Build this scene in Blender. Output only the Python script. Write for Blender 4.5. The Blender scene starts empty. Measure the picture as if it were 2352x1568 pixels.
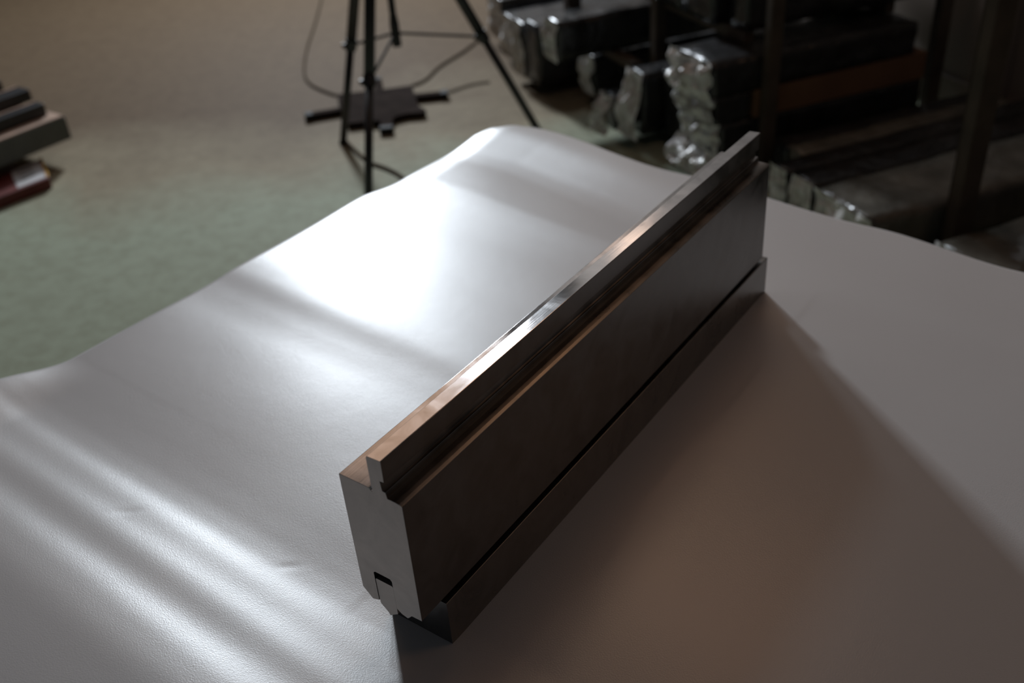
import bpy, bmesh, math, random
from mathutils import Vector, Matrix, noise

random.seed(7)
scene = bpy.context.scene
COL = scene.collection

# ------------------------------------------------------------------ camera
CR = Vector((0.819115, 0.569440, -0.069198))      # camera right
CD = Vector((0.269401, -0.488383, -0.830003))     # camera down
CF = Vector((-0.506432, 0.661226, -0.553450))     # camera forward
FX = 2306.57
CAM = Vector((0.673111, -0.472322, 0.843009))
cd = bpy.data.cameras.new('camera')
cam = bpy.data.objects.new('camera', cd)
COL.objects.link(cam)
cd.sensor_width = 36.0
cd.lens = FX / 2352 * 36.0
cd.clip_start = 0.02
U_ = -CD
B_ = -CF
cam.matrix_world = Matrix(((CR.x, U_.x, B_.x, CAM.x), (CR.y, U_.y, B_.y, CAM.y), (CR.z, U_.z, B_.z, CAM.z), (0, 0, 0, 1)))
cd.dof.use_dof = True
cd.dof.focus_distance = 1.06
cd.dof.aperture_fstop = 3.6
cd.dof.aperture_blades = 8
scene.camera = cam

# ------------------------------------------------------------------ exposure, world, lights
scene.view_settings.view_transform = 'Standard'
scene.view_settings.look = 'None'
scene.view_settings.exposure = 0.0
scene.view_settings.gamma = 1.0
scene.view_settings.use_curve_mapping = False

w = bpy.data.worlds.new('workshop_air')
scene.world = w
w.use_nodes = True
bg = w.node_tree.nodes['Background']
bg.inputs[0].default_value = (0.037, 0.040, 0.046, 1)
bg.inputs[1].default_value = 0.75


def area(name, loc, target, sx, sy, power, color):
    l = bpy.data.lights.new(name, 'AREA')
    l.shape = 'RECTANGLE'
    l.size = sx
    l.size_y = sy
    l.energy = power
    l.color = color
    o = bpy.data.objects.new(name, l)
    COL.objects.link(o)
    o.location = loc
    d = Vector(target) - Vector(loc)
    o.rotation_euler = d.to_track_quat('-Z', 'Y').to_euler()
    return o


def sph(az, el, dist, o=(0.1, 0.4, 0.0)):
    a, e = math.radians(az), math.radians(el)
    return Vector(o) + dist * Vector((math.sin(a) * math.cos(e), math.cos(a) * math.cos(e), math.sin(e)))


KEY = sph(-48.2, 18.5, 8.0)
area('daylight_window', KEY, (0.1, 0.4, 0), 0.50, 0.60, 290, (0.84, 0.92, 1.0))
# smaller window high in the same wall
area('high_window', sph(-42.0, 31.0, 8.0), (0.1, 0.4, 0), 0.50, 0.70, 38, (0.78, 0.90, 1.0))
# tungsten work lamps under the roof
area('warm_lamp_near', sph(-28, 51, 3.4), (0.1, 0.4, 0), 0.7, 0.5, 3.6, (1.0, 0.64, 0.42))
area('warm_lamp_over', sph(-12, 54, 2.6), (0.1, 0.1, 0.2), 0.45, 0.3, 1.1, (1.0, 0.50, 0.25))
area('warm_lamp_far', sph(-51, 37.5, 5.0), (0.1, 0.1, 0.2), 1.7, 1.2, 4.6, (1.0, 0.66, 0.45))
area('warm_lamp_side', sph(42, 41, 3.2), (0.1, 0.2, 0.2), 1.0, 0.7, 2.2, (1.0, 0.55, 0.32))
area('warm_lamp_mid', sph(-30, 29, 6.0), (0.1, 0.4, 0), 0.25, 0.25, 0.5, (1.0, 0.72, 0.55))


def at(px, py, z):
    d = (CR * ((px - 1176) / FX) + CD * ((py - 784) / FX) + CF)
    return CAM + d * ((z - CAM.z) / d.z)


# ------------------------------------------------------------------ helpers
def new_mat(name):
    m = bpy.data.materials.new(name)
    m.use_nodes = True
    nt = m.node_tree
    b = nt.nodes['Principled BSDF']
    return m, nt, b


def simple(name, col, rough=0.6, metal=0.0, spec=0.5, var=0.15, scale=20, bump=0.0, bscale=60, coat=0.0):
    m, nt, b = new_mat(name)
    tc = nt.nodes.new('ShaderNodeTexCoord')
    n = nt.nodes.new('ShaderNodeTexNoise')
    n.inputs['Scale'].default_value = scale
    n.inputs['Detail'].default_value = 4
    nt.links.new(tc.outputs['Object'], n.inputs['Vector'])
    r = nt.nodes.new('ShaderNodeValToRGB')
    r.color_ramp.elements[0].position = 0.3
    r.color_ramp.elements[1].position = 0.7
    r.color_ramp.elements[0].color = tuple(c * (1 - var) for c in col) + (1,)
    r.color_ramp.elements[1].color = tuple(min(1, c * (1 + var)) for c in col) + (1,)
    nt.links.new(n.outputs['Fac'], r.inputs['Fac'])
    nt.links.new(r.outputs['Color'], b.inputs['Base Color'])
    b.inputs['Roughness'].default_value = rough
    b.inputs['Metallic'].default_value = metal
    b.inputs['Specular IOR Level'].default_value = spec
    b.inputs['Coat Weight'].default_value = coat
    if bump:
        n2 = nt.nodes.new('ShaderNodeTexNoise')
        n2.inputs['Scale'].default_value = bscale
        n2.inputs['Detail'].default_value = 3
        nt.links.new(tc.outputs['Object'], n2.inputs['Vector'])
        bp = nt.nodes.new('ShaderNodeBump')
        bp.inputs['Strength'].default_value = bump
        bp.inputs['Distance'].default_value = 0.01
        nt.links.new(n2.outputs['Fac'], bp.inputs['Height'])
        nt.links.new(bp.outputs['Normal'], b.inputs['Normal'])
    return m


def link(name, me, mat=None, parent=None):
    o = bpy.data.objects.new(name, me)
    COL.objects.link(o)
    if mat:
        me.materials.append(mat)
    if parent:
        o.parent = parent
        o.matrix_parent_inverse = parent.matrix_basis.inverted()
    return o


def obj(name, bm, mat, parent=None, smooth=False):
    me = bpy.data.meshes.new(name)
    bmesh.ops.recalc_face_normals(bm, faces=bm.faces)
    bm.to_mesh(me)
    bm.free()
    if smooth:
        for p in me.polygons:
            p.use_smooth = True
    return link(name, me, mat, parent)


def tag(o, label=None, cat=None, group=None, kind=None):
    if label:
        o['label'] = label
    if cat:
        o['category'] = cat
    if group:
        o['group'] = group
    if kind:
        o['kind'] = kind
    return o


def empty(name, loc):
    o = bpy.data.objects.new(name, None)
    o.empty_display_size = 0.05
    COL.objects.link(o)
    o.location = loc
    return o


def hexa(bm, pts, bevel=0.0):
    """pts: 8 points, bottom 4 then top 4 (same order)"""
    v = [bm.verts.new(p) for p in pts]
    fs = [bm.faces.new([v[i] for i in q]) for q in ((0, 3, 2, 1), (4, 5, 6, 7), (0, 1, 5, 4), (1, 2, 6, 5), (2, 3, 7, 6), (3, 0, 4, 7))]
    if bevel:
        es = list({e for f in fs for e in f.edges})
        bmesh.ops.bevel(bm, geom=es, offset=bevel, segments=2, affect='EDGES', profile=0.5)
    return v


def obox(bm, o, a, b, la, lb, z0, z1, bevel=0.0):
    """box with footprint o + [0,la]*a + [0,lb]*b"""
    o = Vector((o[0], o[1], 0))
    q = [o, o + a * la, o + a * la + b * lb, o + b * lb]
    hexa(bm, [Vector((p.x, p.y, z0)) for p in q] + [Vector((p.x, p.y, z1)) for p in q], bevel)


def tube(bm, p0, p1, r0, r1=None, seg=16, cap=True):
    p0, p1 = Vector(p0), Vector(p1)
    r1 = r0 if r1 is None else r1
    d = (p1 - p0).normalized()
    a = d.orthogonal().normalized()
    b = d.cross(a)
    ring = []
    for p, r in ((p0, r0), (p1, r1)):
        ring.append([bm.verts.new(p + (a * math.cos(t) + b * math.sin(t)) * r) for t in [2 * math.pi * i / seg for i in range(seg)]])
    for i in range(seg):
        bm.faces.new((ring[0][i], ring[0][(i + 1) % seg], ring[1][(i + 1) % seg], ring[1][i]))
    if cap:
        bm.faces.new(ring[0][::-1])
        bm.faces.new(ring[1])


def prism(bm, prof, y0, y1, bevel=0.0):
    a = [bm.verts.new((x, y0, z)) for x, z in prof]
    b = [bm.verts.new((x, y1, z)) for x, z in prof]
    n = len(prof)
    f1 = bm.faces.new(a)
    f2 = bm.faces.new(b[::-1])
    for i in range(n):
        bm.faces.new((a[i], b[i], b[(i + 1) % n], a[(i + 1) % n]))
    if bevel:
        es = [e for e in bm.edges]
        bmesh.ops.bevel(bm, geom=es, offset=bevel, segments=2, affect='EDGES', clamp_overlap=True)


def curve_cable(name, pts, r, mat, parent=None):
    c = bpy.data.curves.new(name, 'CURVE')
    c.dimensions = '3D'
    c.bevel_depth = r
    c.bevel_resolution = 3
    c.resolution_u = 10
    s = c.splines.new('NURBS')
    s.points.add(len(pts) - 1)
    for i, p in enumerate(pts):
        s.points[i].co = (p[0], p[1], p[2], 1)
    s.use_endpoint_u = True
    s.order_u = 3
    tmp = bpy.data.objects.new('tmp', c)
    COL.objects.link(tmp)
    dg = bpy.context.evaluated_depsgraph_get()
    me = bpy.data.meshes.new_from_object(tmp.evaluated_get(dg))
    bpy.data.objects.remove(tmp)
    for p in me.polygons:
        p.use_smooth = True
    me.materials.clear()
    return link(name, me, mat, parent)


def interp(tab, x):
    if x <= tab[0][0]:
        return tab[0][1]
    for (a, b), (c, d) in zip(tab, tab[1:]):
        if x <= c:
            t = (x - a) / (c - a)
            t = t * t * (3 - 2 * t)
            return b + (d - b) * t
    return tab[-1][1]


def sstep(a, b, x):
    t = max(0, min(1, (x - a) / (b - a)))
    return t * t * (3 - 2 * t)


# ------------------------------------------------------------------ materials
def mat_floor():
    m, nt, b = new_mat('painted_concrete')
    tc = nt.nodes.new('ShaderNodeTexCoord')
    def N(scale, det=5, dist=0.0):
        n = nt.nodes.new('ShaderNodeTexNoise')
        n.inputs['Scale'].default_value = scale
        n.inputs['Detail'].default_value = det
        n.inputs['Distortion'].default_value = dist
        nt.links.new(tc.outputs['Object'], n.inputs['Vector'])
        return n
    # green-grey paint tone blending by position into darker brown away from the bench aisle
    sep = nt.nodes.new('ShaderNodeSeparateXYZ')
    nt.links.new(tc.outputs['Object'], sep.inputs[0])
    ma = nt.nodes.new('ShaderNodeMath'); ma.operation = 'MULTIPLY_ADD'
    nt.links.new(sep.outputs['X'], ma.inputs[0])
    ma.inputs[1].default_value = -0.50
    ma.inputs[2].default_value = -2.02
    mb = nt.nodes.new('ShaderNodeMath'); mb.operation = 'MULTIPLY_ADD'
    nt.links.new(sep.outputs['Y'], mb.inputs[0])
    mb.inputs[1].default_value = 0.42
    nt.links.new(ma.outputs[0], mb.inputs[2])
    big = N(1.1, 4, 0.6)
    mc = nt.nodes.new('ShaderNodeMath'); mc.operation = 'MULTIPLY_ADD'
    nt.links.new(big.outputs['Fac'], mc.inputs[0])
    mc.inputs[1].default_value = 0.9
    nt.links.new(mb.outputs[0], mc.inputs[2])
    r = nt.nodes.new('ShaderNodeValToRGB')
    e = r.color_ramp.elements
    e[0].position = 0.15
    e[0].color = (0.335, 0.365, 0.27, 1)
    e[1].position = 0.95
    e[1].color = (0.120, 0.080, 0.046, 1)
    e2 = r.color_ramp.elements.new(0.5)
    e2.color = (0.27, 0.225, 0.15, 1)
    nt.links.new(mc.outputs[0], r.inputs['Fac'])
    fine = N(22, 7, 0.2)
    r2 = nt.nodes.new('ShaderNodeValToRGB')
    r2.color_ramp.elements[0].position = 0.30
    r2.color_ramp.elements[0].color = (0.82, 0.79, 0.76, 1)
    r2.color_ramp.elements[1].position = 0.62
    r2.color_ramp.elements[1].color = (1.05, 1.05, 1.05, 1)
    nt.links.new(fine.outputs['Fac'], r2.inputs['Fac'])
    mx = nt.nodes.new('ShaderNodeMix'); mx.data_type = 'RGBA'; mx.blend_type = 'MULTIPLY'
    mx.inputs['Factor'].default_value = 0.75
    nt.links.new(r.outputs['Color'], mx.inputs['A'])
    nt.links.new(r2.outputs['Color'], mx.inputs['B'])
    nt.links.new(mx.outputs['Result'], b.inputs['Base Color'])
    b.inputs['Roughness'].default_value = 0.72
    b.inputs['Specular IOR Level'].default_value = 0.15
    bp = nt.nodes.new('ShaderNodeBump')
    bp.inputs['Strength'].default_value = 0.10
    bp.inputs['Distance'].default_value = 0.01
    n3 = N(30, 4)
    nt.links.new(n3.outputs['Fac'], bp.inputs['Height'])
    nt.links.new(bp.outputs['Normal'], b.inputs['Normal'])
    return m


def mat_foam():
    m, nt, b = new_mat('white_foam')
    tc = nt.nodes.new('ShaderNodeTexCoord')
    b.inputs['Base Color'].default_value = (0.62, 0.60, 0.59, 1)
    b.inputs['Roughness'].default_value = 0.35
    b.inputs['Specular IOR Level'].default_value = 1.0
    n = nt.nodes.new('ShaderNodeTexNoise')
    n.inputs['Scale'].default_value = 620
    n.inputs['Detail'].default_value = 2
    nt.links.new(tc.outputs['Object'], n.inputs['Vector'])
    n2 = nt.nodes.new('ShaderNodeTexNoise')
    n2.inputs['Scale'].default_value = 26
    n2.inputs['Detail'].default_value = 2
    nt.links.new(tc.outputs['Object'], n2.inputs['Vector'])
    bp = nt.nodes.new('ShaderNodeBump')
    bp.inputs['Strength'].default_value = 0.14
    bp.inputs['Distance'].default_value = 0.0012
    nt.links.new(n.outputs['Fac'], bp.inputs['Height'])
    bp2 = nt.nodes.new('ShaderNodeBump')
    bp2.inputs['Strength'].default_value = 0.015
    bp2.inputs['Distance'].default_value = 0.01
    nt.links.new(n2.outputs['Fac'], bp2.inputs['Height'])
    nt.links.new(bp.outputs['Normal'], bp2.inputs['Normal'])
    nt.links.new(bp2.outputs['Normal'], b.inputs['Normal'])
    return m


def mat_steel(name, col, rough, smudge=0.12, grain_axis='Y', bump=0.02):
    m, nt, b = new_mat(name)
    tc = nt.nodes.new('ShaderNodeTexCoord')
    b.inputs['Metallic'].default_value = 1.0
    mp = nt.nodes.new('ShaderNodeMapping')
    sc = {'Y': (260, 3, 260), 'Z': (300, 300, 12)}[grain_axis]
    mp.inputs['Scale'].default_value = sc
    nt.links.new(tc.outputs['Object'], mp.inputs['Vector'])
    g = nt.nodes.new('ShaderNodeTexNoise')
    g.inputs['Scale'].default_value = 1.0
    g.inputs['Detail'].default_value = 3
    nt.links.new(mp.outputs['Vector'], g.inputs['Vector'])
    s = nt.nodes.new('ShaderNodeTexNoise')
    s.inputs['Scale'].default_value = 22
    s.inputs['Detail'].default_value = 5
    s.inputs['Distortion'].default_value = 0.8
    nt.links.new(tc.outputs['Object'], s.inputs['Vector'])
    r = nt.nodes.new('ShaderNodeMapRange')
    r.inputs['From Min'].default_value = 0.35
    r.inputs['From Max'].default_value = 0.68
    r.inputs['To Min'].default_value = rough
    r.inputs['To Max'].default_value = rough + smudge
    nt.links.new(s.outputs['Fac'], r.inputs['Value'])
    nt.links.new(r.outputs['Result'], b.inputs['Roughness'])
    cr = nt.nodes.new('ShaderNodeValToRGB')
    cr.color_ramp.elements[0].position = 0.3
    cr.color_ramp.elements[1].position = 0.7
    cr.color_ramp.elements[0].color = tuple(c * 0.74 for c in col) + (1,)
    cr.color_ramp.elements[1].color = tuple(c * 1.12 for c in col) + (1,)
    nt.links.new(s.outputs['Fac'], cr.inputs['Fac'])
    nt.links.new(cr.outputs['Color'], b.inputs['Base Color'])
    bp = nt.nodes.new('ShaderNodeBump')
    bp.inputs['Strength'].default_value = bump
    bp.inputs['Distance'].default_value = 0.001
    nt.links.new(g.outputs['Fac'], bp.inputs['Height'])
    nt.links.new(bp.outputs['Normal'], b.inputs['Normal'])
    return m


M = {}
M['floor'] = mat_floor()
M['foam'] = mat_foam()
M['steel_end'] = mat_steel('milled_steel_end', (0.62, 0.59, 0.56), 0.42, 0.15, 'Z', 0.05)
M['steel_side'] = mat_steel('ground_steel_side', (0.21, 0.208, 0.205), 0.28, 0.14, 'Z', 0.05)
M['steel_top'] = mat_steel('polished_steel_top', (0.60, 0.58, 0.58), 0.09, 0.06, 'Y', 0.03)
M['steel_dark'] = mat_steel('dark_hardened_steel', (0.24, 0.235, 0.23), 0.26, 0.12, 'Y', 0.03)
M['wall'] = simple('dull_plaster', (0.24, 0.20, 0.17), 0.9, var=0.06, scale=2.0)
M['black_metal'] = simple('black_anodised_metal', (0.018, 0.018, 0.020), 0.38, spec=0.5, var=0.2)
M['grey_metal'] = simple('grey_metal', (0.22, 0.22, 0.22), 0.4, metal=0.8)
M['dark_metal'] = simple('dull_dark_metal', (0.045, 0.045, 0.047), 0.9, spec=0.1)
M['rubber'] = simple('black_rubber', (0.012, 0.012, 0.012), 0.75)
M['plate'] = simple('dark_brown_plate', (0.030, 0.022, 0.019), 0.95, spec=0.03, var=0.25, scale=14)
M['cable'] = simple('brown_cable', (0.085, 0.062, 0.042), 0.95, spec=0.05)
M['rack'] = simple('dusty_brown_steel', (0.075, 0.055, 0.040), 0.65, var=0.25, scale=12)
M['carton'] = simple('brown_carton', (0.20, 0.105, 0.055), 0.85, var=0.12, scale=6)
M['film_black'] = simple('black_film_wrap', (0.026, 0.026, 0.027), 0.25, spec=0.6, var=0.5, scale=9, bump=1.0, bscale=18)
M['film_grey'] = simple('grey_film_wrap', (0.125, 0.118, 0.10), 0.22, spec=0.6, var=0.4, scale=8, bump=0.9, bscale=24)
M['film_white'] = simple('milky_film_wrap', (0.90, 0.80, 0.70), 0.22, spec=0.9, var=0.5, scale=22, bump=1.0, bscale=34)
M['box_grey'] = simple('grey_green_board', (0.115, 0.125, 0.115), 0.7, var=0.12, scale=10)
M['wood'] = simple('bare_wood', (0.36, 0.235, 0.165), 0.75, var=0.2, scale=14)
M['red'] = simple('dark_red_card', (0.13, 0.020, 0.016), 0.5, var=0.15)
M['label_white'] = simple('white_paper', (0.52, 0.50, 0.50), 0.7, var=0.05)
M['ink'] = simple('grey_ink', (0.16, 0.16, 0.16), 0.8)
M['yellow'] = simple('yellow_card', (0.50, 0.26, 0.02), 0.6)
M['table'] = simple('table_board', (0.22, 0.17, 0.13), 0.7)

# ------------------------------------------------------------------ setting
FZ = -0.75
RU = Vector((0.54, 0.84, 0)).normalized()      # along the stacked bars
RV = Vector((0.84, -0.54, 0)).normalized()     # along the rack front
RO = Vector((-0.78, 2.6, 0))


def sr(s, r, z):
    p = RO + RV * (s * 1.04 - 0.165) + RU * (r + 0.10)
    return Vector((p.x, p.y, z))


bm = bmesh.new()
bmesh.ops.create_grid(bm, x_segments=4, y_segments=4, size=11)
bmesh.ops.translate(bm, verts=bm.verts, vec=(-1, 1.5, FZ))
tag(obj('floor', bm, M['floor']), kind='structure')

bm = bmesh.new()
obox(bm, sr(-8.0, 1.15, 0), RV, RU, 14.0, 0.15, FZ - 0.02, 5.2)
tag(obj('wall_back', bm, M['wall']), kind='structure')
# skirting and pilaster strip on the back wall
bm = bmesh.new()
obox(bm, sr(-8.0, 1.13, 0), RV, RU, 14.0, 0.02, FZ, FZ + 0.12)
tag(obj('baseboard_back', bm, M['wall']), kind='structure')
bm = bmesh.new()
obox(bm, sr(0.22, 1.11, 0), RV, RU, 0.10, 0.05, FZ, 5.2, 0.004)
tag(obj('trim_1', bm, M['wall']), kind='structure')

# left wall with the daylight window (opening round the light)
kd = (KEY - RO)
ks, kr = (kd.dot(RV) + 0.165) / 1.04, kd.dot(RU) - 0.10
WS = ks - 0.12
bm = bmesh.new()
wz0, wz1, wr0, wr1 = KEY.z - 0.55, KEY.z + 0.55, kr - 0.5, kr + 0.5
R0, R1 = kr - 9.5, 1.95
def wallpiece(r0, r1, z0, z1):
    obox(bm, sr(WS - 0.2, r0, 0), RV, RU, 0.2, r1 - r0, z0, z1)
R1 = 1.15
wallpiece(R0, wr0, FZ - 0.02, 5.2 if KEY.z < 4.5 else 6.2)
TOPZ = 5.2 if KEY.z < 4.5 else 6.2
wallpiece(wr1, R1, FZ - 0.02, TOPZ)
wallpiece(wr0, wr1, FZ - 0.02, wz0)
wallpiece(wr0, wr1, wz1, TOPZ)
tag(obj('wall_left', bm, M['wall']), kind='structure')
wf = empty('window_1', sr(WS, kr, KEY.z))
tag(wf, kind='structure')
bm = bmesh.new()
for r0, r1, z0, z1 in ((wr0, wr0 + 0.05, wz0, wz1), (wr1 - 0.05, wr1, wz0, wz1), (wr0, wr1, wz0, wz0 + 0.05), (wr0, wr1, wz1 - 0.05, wz1)):
    obox(bm, sr(WS - 0.1, r0, 0), RV, RU, 0.06, r1 - r0, z0, z1)
obj('window_frame', bm, M['rack'], wf)

# ------------------------------------------------------------------ foam sheet on the table
NY = [(-0.75, 0.0), (-0.32, 0.03), (-0.23, 0.06), (-0.18, 0.20), (-0.15, 0.29), (-0.116, 0.14), (-0.086, 0.25), (-0.063, 0.195), (-0.04, 0.245),
      (-0.014, 0.13), (0.012, 0.06), (0.05, 0.035), (0.10, 0.03), (0.20, 0.035), (0.28, 0.05), (0.335, 0.0), (0.375, -0.055),
      (0.415, 0.01), (0.46, 0.035), (0.54, 0.02), (0.60, 0.0), (0.68, 0.0), (0.74, -0.03), (0.785, -0.045), (0.82, -0.03), (0.85, 0.035), (0.93, 0.05),
      (0.962, -0.02), (1.0, -0.11), (1.05, -0.13), (1.12, 0.02), (1.2, 0.0)]
YT = [-0.80 + 0.005 * i for i in range(420)]
HT = [0.0]
for i in range(1, len(YT)):
    HT.append(HT[-1] - interp(NY, (YT[i] + YT[i - 1]) / 2) * 0.005)


def hraw(y):
    f = (y + 0.80) / 0.005
    i = max(0, min(len(YT) - 2, int(f)))
    return HT[i] + (HT[i + 1] - HT[i]) * (f - i)


H0 = hraw(0.03)


def hsheet(x, y):
    y0_ = y
    y = -0.0353 + 0.9535 * y + 0.0359 * x + 0.0225 * x * y
    yy = y + 0.010 * math.sin(2.1 * x + 0.4) * (1.0 if y > 0.1 else 0.5)
    yy += 0.16 * max(0.0, min(x, 0.6) + 0.48) * sstep(0.70, 0.90, y)
    h = hraw(yy) - H0
    if y < 0.03:
        f = 1.0 - 0.75 * sstep(0.16, 0.55, x)
        h = max(0.0, h)
    else:
        f = 1 - sstep(-0.05, 0.08, x) * (1 - sstep(0.80, 1.0, y) * 0.3)
    h *= f
    # slight edge lift and droop on the left
    e = sstep(-0.59, -0.71, x)
    h += 0.018 * e * sstep(0.10, -0.02, y) - 0.014 * e * sstep(0.72, 0.83, y)
    h += 0.0012 * noise.noise(Vector((x * 5, y * 5, 3.1))) * (0 if (x > 0.05 and x < 0.25 and 0 < y0_ < 0.9) else 1)
    # small press marks
    for cx, cy, ang, ln in CREASE:
        dx, dy = x - cx, y0_ - cy
        u = dx * math.cos(ang) + dy * math.sin(ang)
        v = -dx * math.sin(ang) + dy * math.cos(ang)
        h -= 0.0005 * math.exp(-(u / ln) ** 2 - (v / 0.0035) ** 2)
    return h


def fold(px0, py0, px1, py1):
    a, b = at(px0, py0, 0), at(px1, py1, 0)
    d = b - a
    return ((a.x + b.x) / 2, (a.y + b.y) / 2, math.atan2(d.y, d.x), d.length / 2)


CREASE = [fold(270, 1202, 335, 1185), fold(640, 1308, 690, 1302)]
XL = [(-0.9, -0.69), (0.03, -0.700), (0.16, -0.680), (0.8, -0.678), (0.92, -0.663), (1.3, -0.660)]
YF = [(-0.70, 1.18), (-0.66, 1.232), (-0.612, 1.256), (-0.56, 1.262), (-0.146, 1.186), (0.25, 1.134), (0.50, 1.090), (1.2, 0.99)]
NXG, NYG = 330, 380
bm = bmesh.new()
rows = []
for j in range(NYG + 1):
    t = j / NYG
    row = []
    for i in range(NXG + 1):
        s = i / NXG
        x = -0.69 + 1.86 * s
        y = -0.72 + (interp(YF, x) + 0.72) * t
        x = x + (interp(XL, y) + 0.69) * (1 - sstep(0, 0.3, s))
        row.append(bm.verts.new((x, y, hsheet(x, y))))
    rows.append(row)
for j in range(NYG):
    for i in range(NXG):
        bm.faces.new((rows[j][i], rows[j][i + 1], rows[j + 1][i + 1], rows[j + 1][i]))
sheet = obj('foam_sheet', bm, M['foam'], smooth=True)
so = sheet.modifiers.new('thick', 'SOLIDIFY')
so.thickness = 0.003
so.offset = -1
tag(sheet, 'large white satin foam sheet spread over the table with gentle rolled waves', 'foam sheet')

tb = empty('table', (0.3, 0.2, FZ))
tag(tb, 'work table hidden beneath the white foam sheet', 'table')
bm = bmesh.new()
obox(bm, (-0.60, -0.66, 0), Vector((1, 0, 0)), Vector((0, 1, 0)), 1.69, 1.62, -0.066, -0.026, 0.003)
obj('tabletop', bm, M['table'], tb)
for x, y in ((-0.48, -0.6), (0.98, -0.6), (-0.48, 0.86), (0.98, 0.86)):
    bm = bmesh.new()
    obox(bm, (x, y, 0), Vector((1, 0, 0)), Vector((0, 1, 0)), 0.06, 0.06, FZ, -0.066, 0.003)
    obj('leg', bm, M['table'], tb)

# ------------------------------------------------------------------ the steel tool
LEN = 0.835
tool = empty('press_brake_tool', (0.15, 0.4, 0.0))
tag(tool, 'long dark polished steel press brake tool with stepped ridge on top', 'tool')

# main block profile (x, z), counter-clockwise seen from the near end
prof = [(0.0930, 0.0745), (0.1045, 0.0624), (0.1136, 0.0655), (0.1136, 0.1055), (0.1156, 0.1076), (0.1352, 0.1076), (0.1374, 0.1050),
        (0.1374, 0.0665), (0.1436, 0.0620), (0.1505, 0.0600), (0.1530, 0.0622), (0.1570, 0.0668), (0.1702, 0.0673),
        (0.1702, 0.2205), (0.1695, 0.2211), (0.1665, 0.2219), (0.1620, 0.2225), (0.1560, 0.2227), (0.1530, 0.2226), (0.1519, 0.2294), (0.1480, 0.2300), (0.1470, 0.2412),
        (0.1522, 0.2420), (0.1527, 0.2666), (0.1522, 0.2671), (0.1360, 0.2665), (0.1346, 0.2640),
        (0.1346, 0.2290), (0.1356, 0.2258), (0.1344, 0.2232), (0.1326, 0.2242), (0.1314, 0.2266), (0.0936, 0.2271), (0.0930, 0.2266)]
bm = bmesh.new()
prism(bm, prof, 0.0, LEN)
bm.normal_update()
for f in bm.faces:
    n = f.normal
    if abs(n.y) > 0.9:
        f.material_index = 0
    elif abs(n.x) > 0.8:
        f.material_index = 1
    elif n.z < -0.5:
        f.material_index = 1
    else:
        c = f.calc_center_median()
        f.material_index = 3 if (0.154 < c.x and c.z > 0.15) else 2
bmesh.ops.triangulate(bm, faces=[f for f in bm.faces if len(f.verts) > 4])
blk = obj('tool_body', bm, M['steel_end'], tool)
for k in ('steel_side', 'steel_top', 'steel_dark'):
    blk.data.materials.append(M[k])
bv = blk.modifiers.new('bevel', 'BEVEL')
bv.width = 0.0005
bv.segments = 2
bv.limit_method = 'ANGLE'
bv.angle_limit = math.radians(35)
bv.harden_normals = False

# tongue seated in the slot
bm = bmesh.new()
prism(bm, [(0.1140, 0.0695), (0.1146, 0.0612), (0.1236, 0.0526), (0.1252, 0.0491), (0.1368, 0.0575), (0.1368, 0.0960), (0.1355, 0.0972), (0.1150, 0.0972), (0.1140, 0.0962)], 0.0006, 0.030)
bmesh.ops.triangulate(bm, faces=[f for f in bm.faces if len(f.verts) > 4])
tg = obj('tongue', bm, M['steel_end'], tool)
tg['label'] = 'narrow steel key seated in the bottom slot'

# foot plate set back under the block
bm = bmesh.new()
prism(bm, [(0.0900, 0.0), (0.1737, 0.0), (0.1740, 0.0006), (0.1740, 0.0610), (0.1734, 0.0616), (0.0906, 0.0616), (0.0900, 0.0610)], 0.0340, 0.8470)
bmesh.ops.triangulate(bm, faces=[f for f in bm.faces if len(f.verts) > 4])
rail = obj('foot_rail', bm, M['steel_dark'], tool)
rail['label'] = 'dark steel rail carrying the block from below'
bv = rail.modifiers.new('bevel', 'BEVEL')
bv.width = 0.0004
bv.segments = 2
bv.limit_method = 'ANGLE'

# ------------------------------------------------------------------ tripod
F1 = at(788, 330, FZ)
F3 = at(1238, 303, FZ)
dxy = (F3 - F1).xy
side = dxy.length
nn = Vector((dxy.y, -dxy.x)).normalized()
cen = (F1 + F3).xy / 2 - nn * side / (2 * math.sqrt(3)) * -1
F2v = (F1 + F3).xy / 2 + nn * side * math.sqrt(3) / 2
F2 = Vector((F2v.x, F2v.y, FZ))
APEXZ = 0.50


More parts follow.
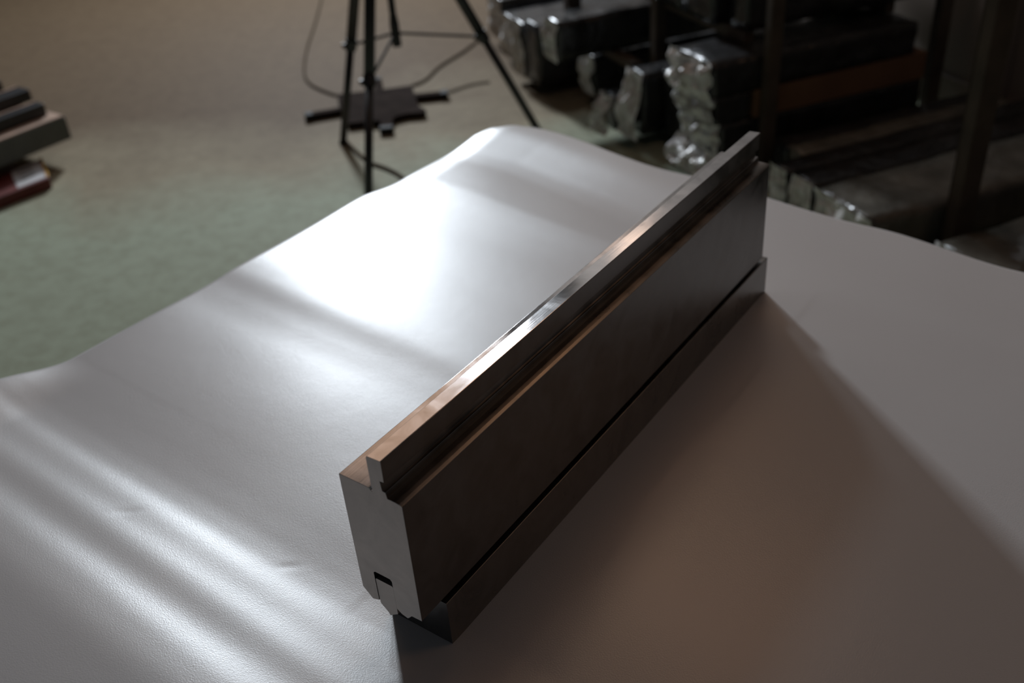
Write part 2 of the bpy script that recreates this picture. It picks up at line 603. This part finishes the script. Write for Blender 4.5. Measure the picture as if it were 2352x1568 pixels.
def build_tripod():
    # feet found on the floor; the column leans over their centre
    c = (F1 + F2 + F3) / 3
    apex = Vector((c.x, c.y, 0.0))
    # apex on the sight line through the legs' meeting point
    for k in range(400):
        s = 2.2 + k * 0.005
        d = (CR * ((858 - 1176) / FX) + CD * ((-300 - 784) / FX) + CF)
        p = CAM + d * s
        if p.z < 0.30:
            apex = p
            break
    t = empty('tripod', (c.x, c.y, FZ))
    tag(t, 'black camera tripod standing on the floor behind the white sheet', 'tripod')
    mb = M['black_metal']
    f2 = at(846, 500, FZ)
    legs = []
    for k, f in enumerate((F1, f2, F3)):
        d = (apex - f)
        hip = apex + Vector((f.x - apex.x, f.y - apex.y, 0)).normalized() * 0.035
        d = hip - f
        u = d.normalized()
        q = u.orthogonal().normalized()
        q2 = u.cross(q)
        bm = bmesh.new()
        knee = f + d * 0.40
        tube(bm, f + u * 0.03, knee, 0.0155)
        tube(bm, knee, hip, 0.0205)
        leg = obj('leg', bm, mb, t, smooth=False)
        for p in leg.data.polygons:
            p.use_smooth = len(p.vertices) == 4
        bm = bmesh.new()
        tube(bm, knee - u * 0.018, knee + u * 0.022, 0.0235)
        col = obj('leg_lock', bm, mb, leg)
        bm = bmesh.new()
        out = Vector((f.x - apex.x, f.y - apex.y, 0)).normalized()
        lat = Vector((-CR.x, -CR.y, 0)).normalized()
        tube(bm, knee + lat * 0.012, knee + lat * 0.034, 0.011, 0.009)
        obj('lock_knob', bm, mb, leg)
        bm = bmesh.new()
        tube(bm, f, f + u * 0.02, 0.017, 0.015)
        tube(bm, f + u * 0.02, f + u * 0.055, 0.015, 0.0115)
        obj('rubber_foot', bm, M['rubber'], leg)
        legs.append((leg, f, d, knee, u))
    # centre column and its lower sleeve
    bot = at(915, 110, 0)
    h = None
    colx = Vector((apex.x, apex.y))
    best = None
    for k in range(200):
        z = FZ + 0.1 + k * 0.005
        p = Vector((apex.x, apex.y, z)) - CAM
        v = p.dot(CD) / p.dot(CF) * FX + 784
        if best is None or abs(v - 105) < best[0]:
            best = (abs(v - 105), z)
    zb = best[1]
    bm = bmesh.new()
    tube(bm, (apex.x, apex.y, zb + 0.03), (apex.x, apex.y, apex.z + 0.42), 0.0135)
    obj('centre_column', bm, mb, t)
    bm = bmesh.new()
    tube(bm, (apex.x, apex.y, zb), (apex.x, apex.y, zb + 0.085), 0.018)
    tube(bm, (apex.x, apex.y, zb + 0.085), (apex.x, apex.y, zb + 0.12), 0.018, 0.0140)
    obj('column_sleeve', bm, mb, t)
    hub = Vector((apex.x, apex.y, zb + 0.05))
    for leg, f, d, knee, u in legs:
        bm = bmesh.new()
        q = knee + u * 0.0
        tube(bm, hub, q, 0.0055)
        obj('brace', bm, M['dark_metal'], t)
    bm = bmesh.new()
    tube(bm, (apex.x, apex.y, apex.z - 0.03), (apex.x, apex.y, apex.z + 0.05), 0.042, 0.034, 20)
    obj('crown', bm, mb, t)
    bm = bmesh.new()
    tube(bm, (apex.x, apex.y, apex.z + 0.42), (apex.x, apex.y, apex.z + 0.47), 0.028, 0.028, 20)
    obox(bm, (apex.x - 0.04, apex.y - 0.03, 0), Vector((1, 0, 0)), Vector((0, 1, 0)), 0.08, 0.06, apex.z + 0.47, apex.z + 0.485, 0.002)
    obj('head', bm, mb, t)
    return t


build_tripod()

# ------------------------------------------------------------------ plate with arms on the floor
def poly_slab(bm, pts, z0, z1):
    lo = [bm.verts.new((p[0], p[1], z0)) for p in pts]
    hi = [bm.verts.new((p[0], p[1], z1)) for p in pts]
    n = len(pts)
    bm.faces.new(lo[::-1])
    bm.faces.new(hi)
    for i in range(n):
        bm.faces.new((lo[i], lo[(i + 1) % n], hi[(i + 1) % n], hi[i]))


PZ = FZ + 0.03
pl = empty('floor_plate', at(870, 240, FZ))
tag(pl, 'dark brown square plate with projecting arms lying flat between the tripod legs', 'plate')
bm = bmesh.new()
poly_slab(bm, [at(x, y, PZ) for x, y in ((774, 216), (812, 212), (850, 208), (900, 202), (946, 195), (951, 212), (957, 232), (962, 243), (978, 252), (972, 257), (935, 260), (910, 266), (895, 277), (850, 277), (800, 283), (788, 262), (780, 240))], FZ, PZ)
obj('plate_body', bm, M['plate'], pl)
for a, b, wd, nm in (((782, 248), (702, 262), 0.020, 'arm'), ((948, 218), (1026, 210), 0.022, 'arm'), ((888, 272), (887, 294), 0.026, 'arm'), ((868, 210), (866, 178), 0.018, 'arm')):
    A, B = at(*a, PZ), at(*b, PZ)
    d = (B - A); L = d.length; d.normalize()
    q = Vector((-d.y, d.x, 0))
    bm = bmesh.new()
    obox(bm, A - q * wd / 1, d, q, L, wd * 2, FZ + 0.004, PZ - 0.001, 0.003)
    arm = obj(nm, bm, M['plate'], pl)
    bm = bmesh.new()
    obox(bm, B - q * wd * 1.1 - d * 0.03, d, q, 0.035, wd * 2.2, FZ, PZ + 0.002, 0.003)
    obj('arm_tip', bm, M['rubber'], arm)

CZ = FZ + 0.006
def cable(pts, label, r=0.0065):
    o = curve_cable('cable', [at(x, y, CZ) for x, y in pts], r, M['cable'])
    tag(o, label, 'cable')
    return o
cable([(745, -40), (738, 0), (722, 60), (704, 110), (697, 155), (702, 185), (730, 205), (772, 219)], 'thin brown cable curving over the floor left of the tripod', 0.006)
cable([(948, 196), (975, 188), (1000, 160), (1020, 145), (1060, 122), (1100, 92), (1112, 70)], 'thin brown cable running from the plate toward the right tripod leg', 0.006)
cable([(792, 322), (815, 345), (848, 374), (885, 385), (925, 405), (960, 440)], 'brown cable leading from the left tripod foot to the sheet edge', 0.0075)
cable([(1030, 212), (1060, 200), (1100, 190), (1125, 188)], 'short pale brown cable trailing from the right arm of the plate', 0.004)

# ------------------------------------------------------------------ boxes at the left edge
def left_box(name, corner_px, to_px, z0, z1, depth, length, mat, label, cat, parts=None, inset=0.0):
    P = at(*corner_px, z0)
    Q = at(*to_px, z0)
    d = (Q - P).normalized()
    q = Vector((-d.y, d.x, 0))
    if q.x > 0:
        q = -q
    o = empty(name, (P.x, P.y, z0))
    tag(o, label, cat)
    P = P + q * inset
    bm = bmesh.new()
    obox(bm, P, d, q, length, depth, z0, z1, 0.004)
    obj('body', bm, mat, o)
    return o, P, d, q


gz0, gz1 = -0.66, -0.565
g, P, d, q = left_box('grey_case', (166, 317), (0, 385), gz0, gz1, 0.72, 0.95, M['box_grey'], 'long grey green case with bare wood top at the left edge', 'case')
bm = bmesh.new()
obox(bm, P + q * 0.006 + d * 0.004, d, q, 0.94, 0.70, gz1, gz1 + 0.006, 0.001)
lid = obj('lid', bm, M['wood'], g)
lid['label'] = 'bare wood lid'
sup = empty('timber_pallet', (P.x, P.y, FZ))
tag(sup, 'low dark timber blocks carrying the grey case', 'pallet')
for k in (0.22, 0.70):
    bm = bmesh.new()
    obox(bm, P + d * k + q * 0.10, d, q, 0.09, 0.55, FZ, gz0, 0.003)
    obj('block', bm, M['table'], sup)
for (px, py), hh, dep, lab in (((110, 264), 0.052, 0.055, 'black steel bar nearest the front edge of the grey case'),
                               ((76, 230), 0.050, 0.085, 'black steel bar lying second from the front on the grey case'),
                               ((12, 214), 0.060, 0.075, 'black steel bar at the back of the grey case')):
    z0 = gz1 + 0.006
    B0 = at(px, py, z0)
    o = empty('steel_bar', B0)
    tag(o, lab, 'bar', 'black bars on the grey case')
    bm = bmesh.new()
    obox(bm, B0, d, q, 0.75, dep, z0, z0 + hh, 0.004)
    obj('bar_body', bm, M['black_metal'], o)
    bm = bmesh.new()
    obox(bm, B0 + q * (dep - 0.012) + d * 0.012, d, q, 0.73, 0.010, z0 + hh, z0 + hh + 0.004, 0.001)
    sp = obj('wood_strip', bm, M['wood'], o)

# red box in front
rz1 = FZ + 0.045
def on_top(pts, dz0, dz1):
    b_ = bmesh.new()
    poly_slab(b_, [at(x, y, rz1) for x, y in pts], rz1 + dz0, rz1 + dz1)
    return b_


C1 = at(113, 408, rz1)
C2 = at(92, 362, rz1)
rd = (at(0, 452, rz1) - C1).normalized()
rq = (C2 - C1).normalized()
rb = empty('red_box', (C1.x, C1.y, FZ))
tag(rb, 'small dark red card box with white label and yellow edge on the floor', 'box')
bm = bmesh.new()
obox(bm, C1, rd, rq, 0.42, 0.24, FZ, rz1, 0.003)
obj('carton', bm, M['red'], rb)
lb = obj('white_label', on_top(((24, 395), (89, 367), (106, 407), (41, 432)), 0.0, 0.001), M['label_white'], rb)
for k in range(3):
    y = 395 + 9 * k
    pl_ = obj('print_line', on_top(((42 + 4 * k, y), (74 + 3 * k, y - 14), (75 + 3 * k, y - 11), (43 + 4 * k, y + 3)), 0.001, 0.0014), M['ink'], lb)
obj('yellow_edge', on_top(((91, 364), (96, 362), (113, 403), (108, 406)), 0.0, 0.001), M['yellow'], rb)

# ------------------------------------------------------------------ bar rack
rack = empty('storage_rack', sr(0.27, 0.4, FZ))
tag(rack, 'brown steel storage rack of upright posts holding long wrapped bars', 'rack')


def post(s, r, w_, d_, z1, z0=FZ, top=None):
    bm = bmesh.new()
    # channel section: web facing the aisle and two flanges
    obox(bm, sr(s, r, 0), RV, RU, w_, 0.012, z0, z1, 0.002)
    obox(bm, sr(s, r, 0), RV, RU, 0.010, d_, z0, z1, 0.002)
    obox(bm, sr(s + w_ - 0.010, r, 0), RV, RU, 0.010, d_, z0, z1, 0.002)
    return obj('post', bm, M['rack'], rack)


post(-0.455, 0.06, 0.045, 0.05, 1.1)
post(0.240, 0.09, 0.034, 0.05, 1.1)
post(0.985, 0.22, 0.045, 0.07, 1.1)
post(-0.46, 0.99, 0.05, 0.06, 1.1)
post(0.07, 0.97, 0.035, 0.06, 1.1)
post(1.20, 1.02, 0.05, 0.06, 1.1)
post(-1.25, 0.06, 0.05, 0.07, 1.1)
for r in (0.12, 0.70):
    bm = bmesh.new()
    obox(bm, sr(-2.0, r, 0), RV, RU, 3.6, 0.06, FZ, FZ + 0.05, 0.003)
    obj('base_beam', bm, M['rack'], rack)
bm = bmesh.new()
obox(bm, sr(-1.6, 0.03, 0), RV, RU, 1.14, 0.03, -0.13, -0.095, 0.002)
obj('shelf_beam', bm, M['rack'], rack)


def crumple(s0, s1, r, z0, z1, depth, seed, spread=0.0):
    """Loose folded film over a bar end: a pleated cap with ragged hem"""
    bm = bmesh.new()
    nu, nv = 26, 22
    rows = []
    for j in range(nv + 1):
        v = j / nv
        row = []
        for i in range(nu + 1):
            u = i / nu
            s = s0 + (s1 - s0) * u
            z = z0 + (z1 - z0) * v
            fl = (1 - v) * spread
            n = noise.noise(Vector((u * 7 + seed, v * 3.0, seed * 1.7)))
            n2 = noise.noise(Vector((u * 15 + seed, v * 8.0, seed * 0.7)))
            edge = min(u, 1 - u) * 2
            out = depth * (0.25 + 0.75 * math.sin(math.pi * min(1, max(0, u))) ** 0.5) * (0.5 + 0.5 * math.sin(math.pi * min(1, v * 1.15)))
            rr = r - out - depth * 0.9 * n - depth * 0.35 * n2 - fl
            s += (u - 0.5) * fl * 0.6 + 0.012 * n2
            z += 0.02 * n * (1 if v < 0.5 else 0.6)
            z = max(z, FZ + 0.004)
            row.append(bm.verts.new(sr(s, rr, z)))
        rows.append(row)
    for j in range(nv):
        for i in range(nu):
            bm.faces.new((rows[j][i], rows[j][i + 1], rows[j + 1][i + 1], rows[j + 1][i]))
    return bm


def wrapped(s0, s1, r0, r1, z0, z1, mat, label, group, film=None, fd=0.03, seed=1.0, name='wrapped_bar', cat='wrapped bar', spread=0.0, rel=0.006, zdrop=0.0):
    o = empty(name, sr((s0 + s1) / 2, (r0 + r1) / 2, z0))
    tag(o, label, cat, group)
    bm = bmesh.new()
    ns, nr, nz = 5, 44, 5
    # box shell with lumpy film relief
    def P(a, b, c):
        s = s0 + (s1 - s0) * a / ns
        r = r0 + (r1 - r0) * b / nr
        z = z0 + (z1 - z0) * c / nz
        p = sr(s, r, z)
        n = noise.noise_vector(Vector((s * 14 + seed, r * 9, z * 16)))
        k = rel if c > 0 else 0
        inward = 0.4
        return p + Vector((n.x, n.y, n.z)) * k - Vector((0, 0, k * inward if c == nz else 0))
    cache = {}
    def V(a, b, c):
        if (a, b, c) not in cache:
            cache[(a, b, c)] = bm.verts.new(P(a, b, c))
        return cache[(a, b, c)]
    for b in range(nr):
        for a in range(ns):
            bm.faces.new((V(a, b, 0), V(a, b + 1, 0), V(a + 1, b + 1, 0), V(a + 1, b, 0)))
            bm.faces.new((V(a, b, nz), V(a + 1, b, nz), V(a + 1, b + 1, nz), V(a, b + 1, nz)))
        for c in range(nz):
            bm.faces.new((V(0, b, c), V(0, b, c + 1), V(0, b + 1, c + 1), V(0, b + 1, c)))
            bm.faces.new((V(ns, b, c), V(ns, b + 1, c), V(ns, b + 1, c + 1), V(ns, b, c + 1)))
    for a in range(ns):
        for c in range(nz):
            bm.faces.new((V(a, 0, c), V(a + 1, 0, c), V(a + 1, 0, c + 1), V(a, 0, c + 1)))
            bm.faces.new((V(a, nr, c), V(a, nr, c + 1), V(a + 1, nr, c + 1), V(a + 1, nr, c)))
    obj('bar_body', bm, mat, o, smooth=rel > 0.003)
    if film:
        f = obj('film_end', crumple(s0 - 0.004, s1 + 0.004, r0 - 0.004, max(FZ, z0 - zdrop), z1 + 0.004, fd, seed, spread), M[film], o, smooth=True)
        f['label'] = 'bunched milky film over the bar end'
    return o


BK, GY = M['film_black'], M['film_grey']
BZ = FZ + 0.05
G = 'film wrapped bars on the rack'
# low row at the right of the middle post
wrapped(0.71, 0.965, -0.02, 1.05, BZ, -0.55, GY, 'wide grey film wrapped bar left of the right post, nearest the sheet corner', G, 'film_white', 0.02, 3.3)
wrapped(0.592, 0.690, -0.02, 1.05, BZ, -0.55, BK, 'narrow dark wrapped bar second from the wide grey one in the low row', G, 'film_white', 0.012, 5.1)
wrapped(0.495, 0.566, -0.03, 1.05, BZ, -0.55, BK, 'slim dark wrapped bar right behind the far corner of the steel tool', G, 'film_white', 0.012, 6.4)
wrapped(0.410, 0.480, 0.10, 0.98, BZ, -0.55, GY, 'slim greyish wrapped bar set back in the low row', G, None, 0.012, 7.7)
wrapped(0.320, 0.395, 0.10, 0.98, BZ, -0.56, BK, 'black wrapped bar set back beside the middle post', G, None, 0.012, 8.2)
wrapped(1.075, 1.33, 0.12, 1.0, BZ, -0.60, GY, 'low grey wrapped bar on the far side of the right post', G, 'film_white', 0.015, 9.9)
wrapped(1.40, 1.60, 0.10, 1.0, BZ, -0.56, BK, 'black wrapped bar at the right end of the rack', G, None, 0.015, 10.9)
wrapped(1.09, 1.30, 0.45, 1.0, -0.598, -0.47, BK, 'black wrapped bar lying on the low grey bar behind the right post', G, None, 0.015, 11.9)

# tall stack beside the middle post
SG = 'tall stack of wrapped bars left of the middle post'
wrapped(0.00, 0.235, -0.06, 0.80, BZ, -0.61, BK, 'black wrapped bar at the bottom of the tall stack', SG, 'film_white', 0.03, 12.1, spread=0.05)
wrapped(0.00, 0.235, -0.06, 0.80, -0.608, -0.505, BK, 'black wrapped bar second from the bottom of the tall stack', SG, 'film_white', 0.035, 13.4)
wrapped(0.00, 0.120, -0.08, 0.80, -0.503, -0.405, BK, 'black wrapped bar beside the brown carton in the tall stack', SG, 'film_white', 0.04, 14.9)
wrapped(0.125, 0.235, -0.08, 0.05, -0.503, -0.405, BK, 'short black wrapped block in front of the brown carton', SG, 'film_white', 0.04, 15.2)
wrapped(0.125, 0.240, 0.07, 0.80, -0.503, -0.405, M['carton'], 'long brown carton in the tall stack right of the middle post', None, None, 0.04, 15.2, 'long_carton', 'carton', rel=0.001)
wrapped(0.00, 0.238, -0.10, 0.74, -0.403, -0.285, BK, 'glossy black wrapped bar on top of the tall stack', SG, 'film_white', 0.045, 16.6, zdrop=0.02)

# bunched pile left of the tall stack
wrapped(-0.32, -0.225, -0.10, 0.60, BZ, -0.455, BK, 'black bar with milky film tail left of the tall stack', G, 'film_white', 0.035, 17.7, spread=0.04)
wrapped(-0.400, -0.330, -0.17, 0.55, BZ, -0.56, BK, 'low bar with crumpled film tail before the thin post', G, 'film_white', 0.04, 18.3, spread=0.05)
wrapped(-0.215, -0.04, -0.02, 0.70, BZ, -0.44, BK, 'plain black wrapped bar between film tail and tall stack', G, None, 0.03, 19.8)

# left part of the rack
wrapped(-0.735, -0.635, -0.26, 0.60, -0.495, -0.335, BK, 'black wrapped bar with pale film end above the shelf strip', G, 'film_white', 0.025, 20.3)
wrapped(-0.82, -0.715, -0.06, 0.60, BZ, -0.535, BK, 'dark wrapped bar with dull film end under the shelf strip', G, 'film_white', 0.025, 21.6)
wrapped(-1.06, -0.93, -0.22, 0.60, BZ, -0.43, BK, 'black wrapped bar standing left of the pale film end', G, None, 0.02, 22.9)
wrapped(-1.190, -1.085, -0.22, 0.60, BZ, -0.46, BK, 'black wrapped bar with slim pale film end far along the rack', G, 'film_white', 0.025, 23.1)
wrapped(-1.50, -1.36, -0.15, 0.60, BZ, -0.52, BK, 'small wrapped bar with brownish end near the tripod leg', G, 'film_white', 0.02, 24.5)
wrapped(-1.78, -1.62, -0.10, 0.60, BZ, -0.50, BK, 'farthest wrapped bar at the left end of the rack', G, 'film_white', 0.02, 25.5)
bm = bmesh.new()
obox(bm, sr(-0.76, -0.02, 0), RV, RU, 0.31, 0.05, -0.528, -0.498, 0.002)
obj('shelf_beam', bm, M['rack'], rack)

# upper tier, only its dark undersides reach into the frame
wrapped(-0.40, -0.22, 0.05, 0.95, -0.24, -0.08, BK, 'black bar on the upper tier beside the thin post', G, None, 0.02, 30.1)
wrapped(-0.20, 0.00, 0.05, 0.95, -0.24, -0.06, BK, 'black bar on the upper tier above the tall stack', G, None, 0.02, 31.1)
wrapped(0.02, 0.125, 0.10, 0.95, -0.24, -0.05, BK, 'black bar at the right end of the upper tier', G, None, 0.02, 33.1)
wrapped(-0.98, -0.60, 0.10, 0.95, -0.08, 0.06, BK, 'black bar on the upper tier left of the thin post', G, None, 0.02, 32.1)
for r in (0.10, 0.70):
    bm = bmesh.new()
    obox(bm, sr(-1.25, r, 0), RV, RU, 1.42, 0.04, -0.285, -0.245, 0.002)
    obj('shelf_beam', bm, M['rack'], rack)
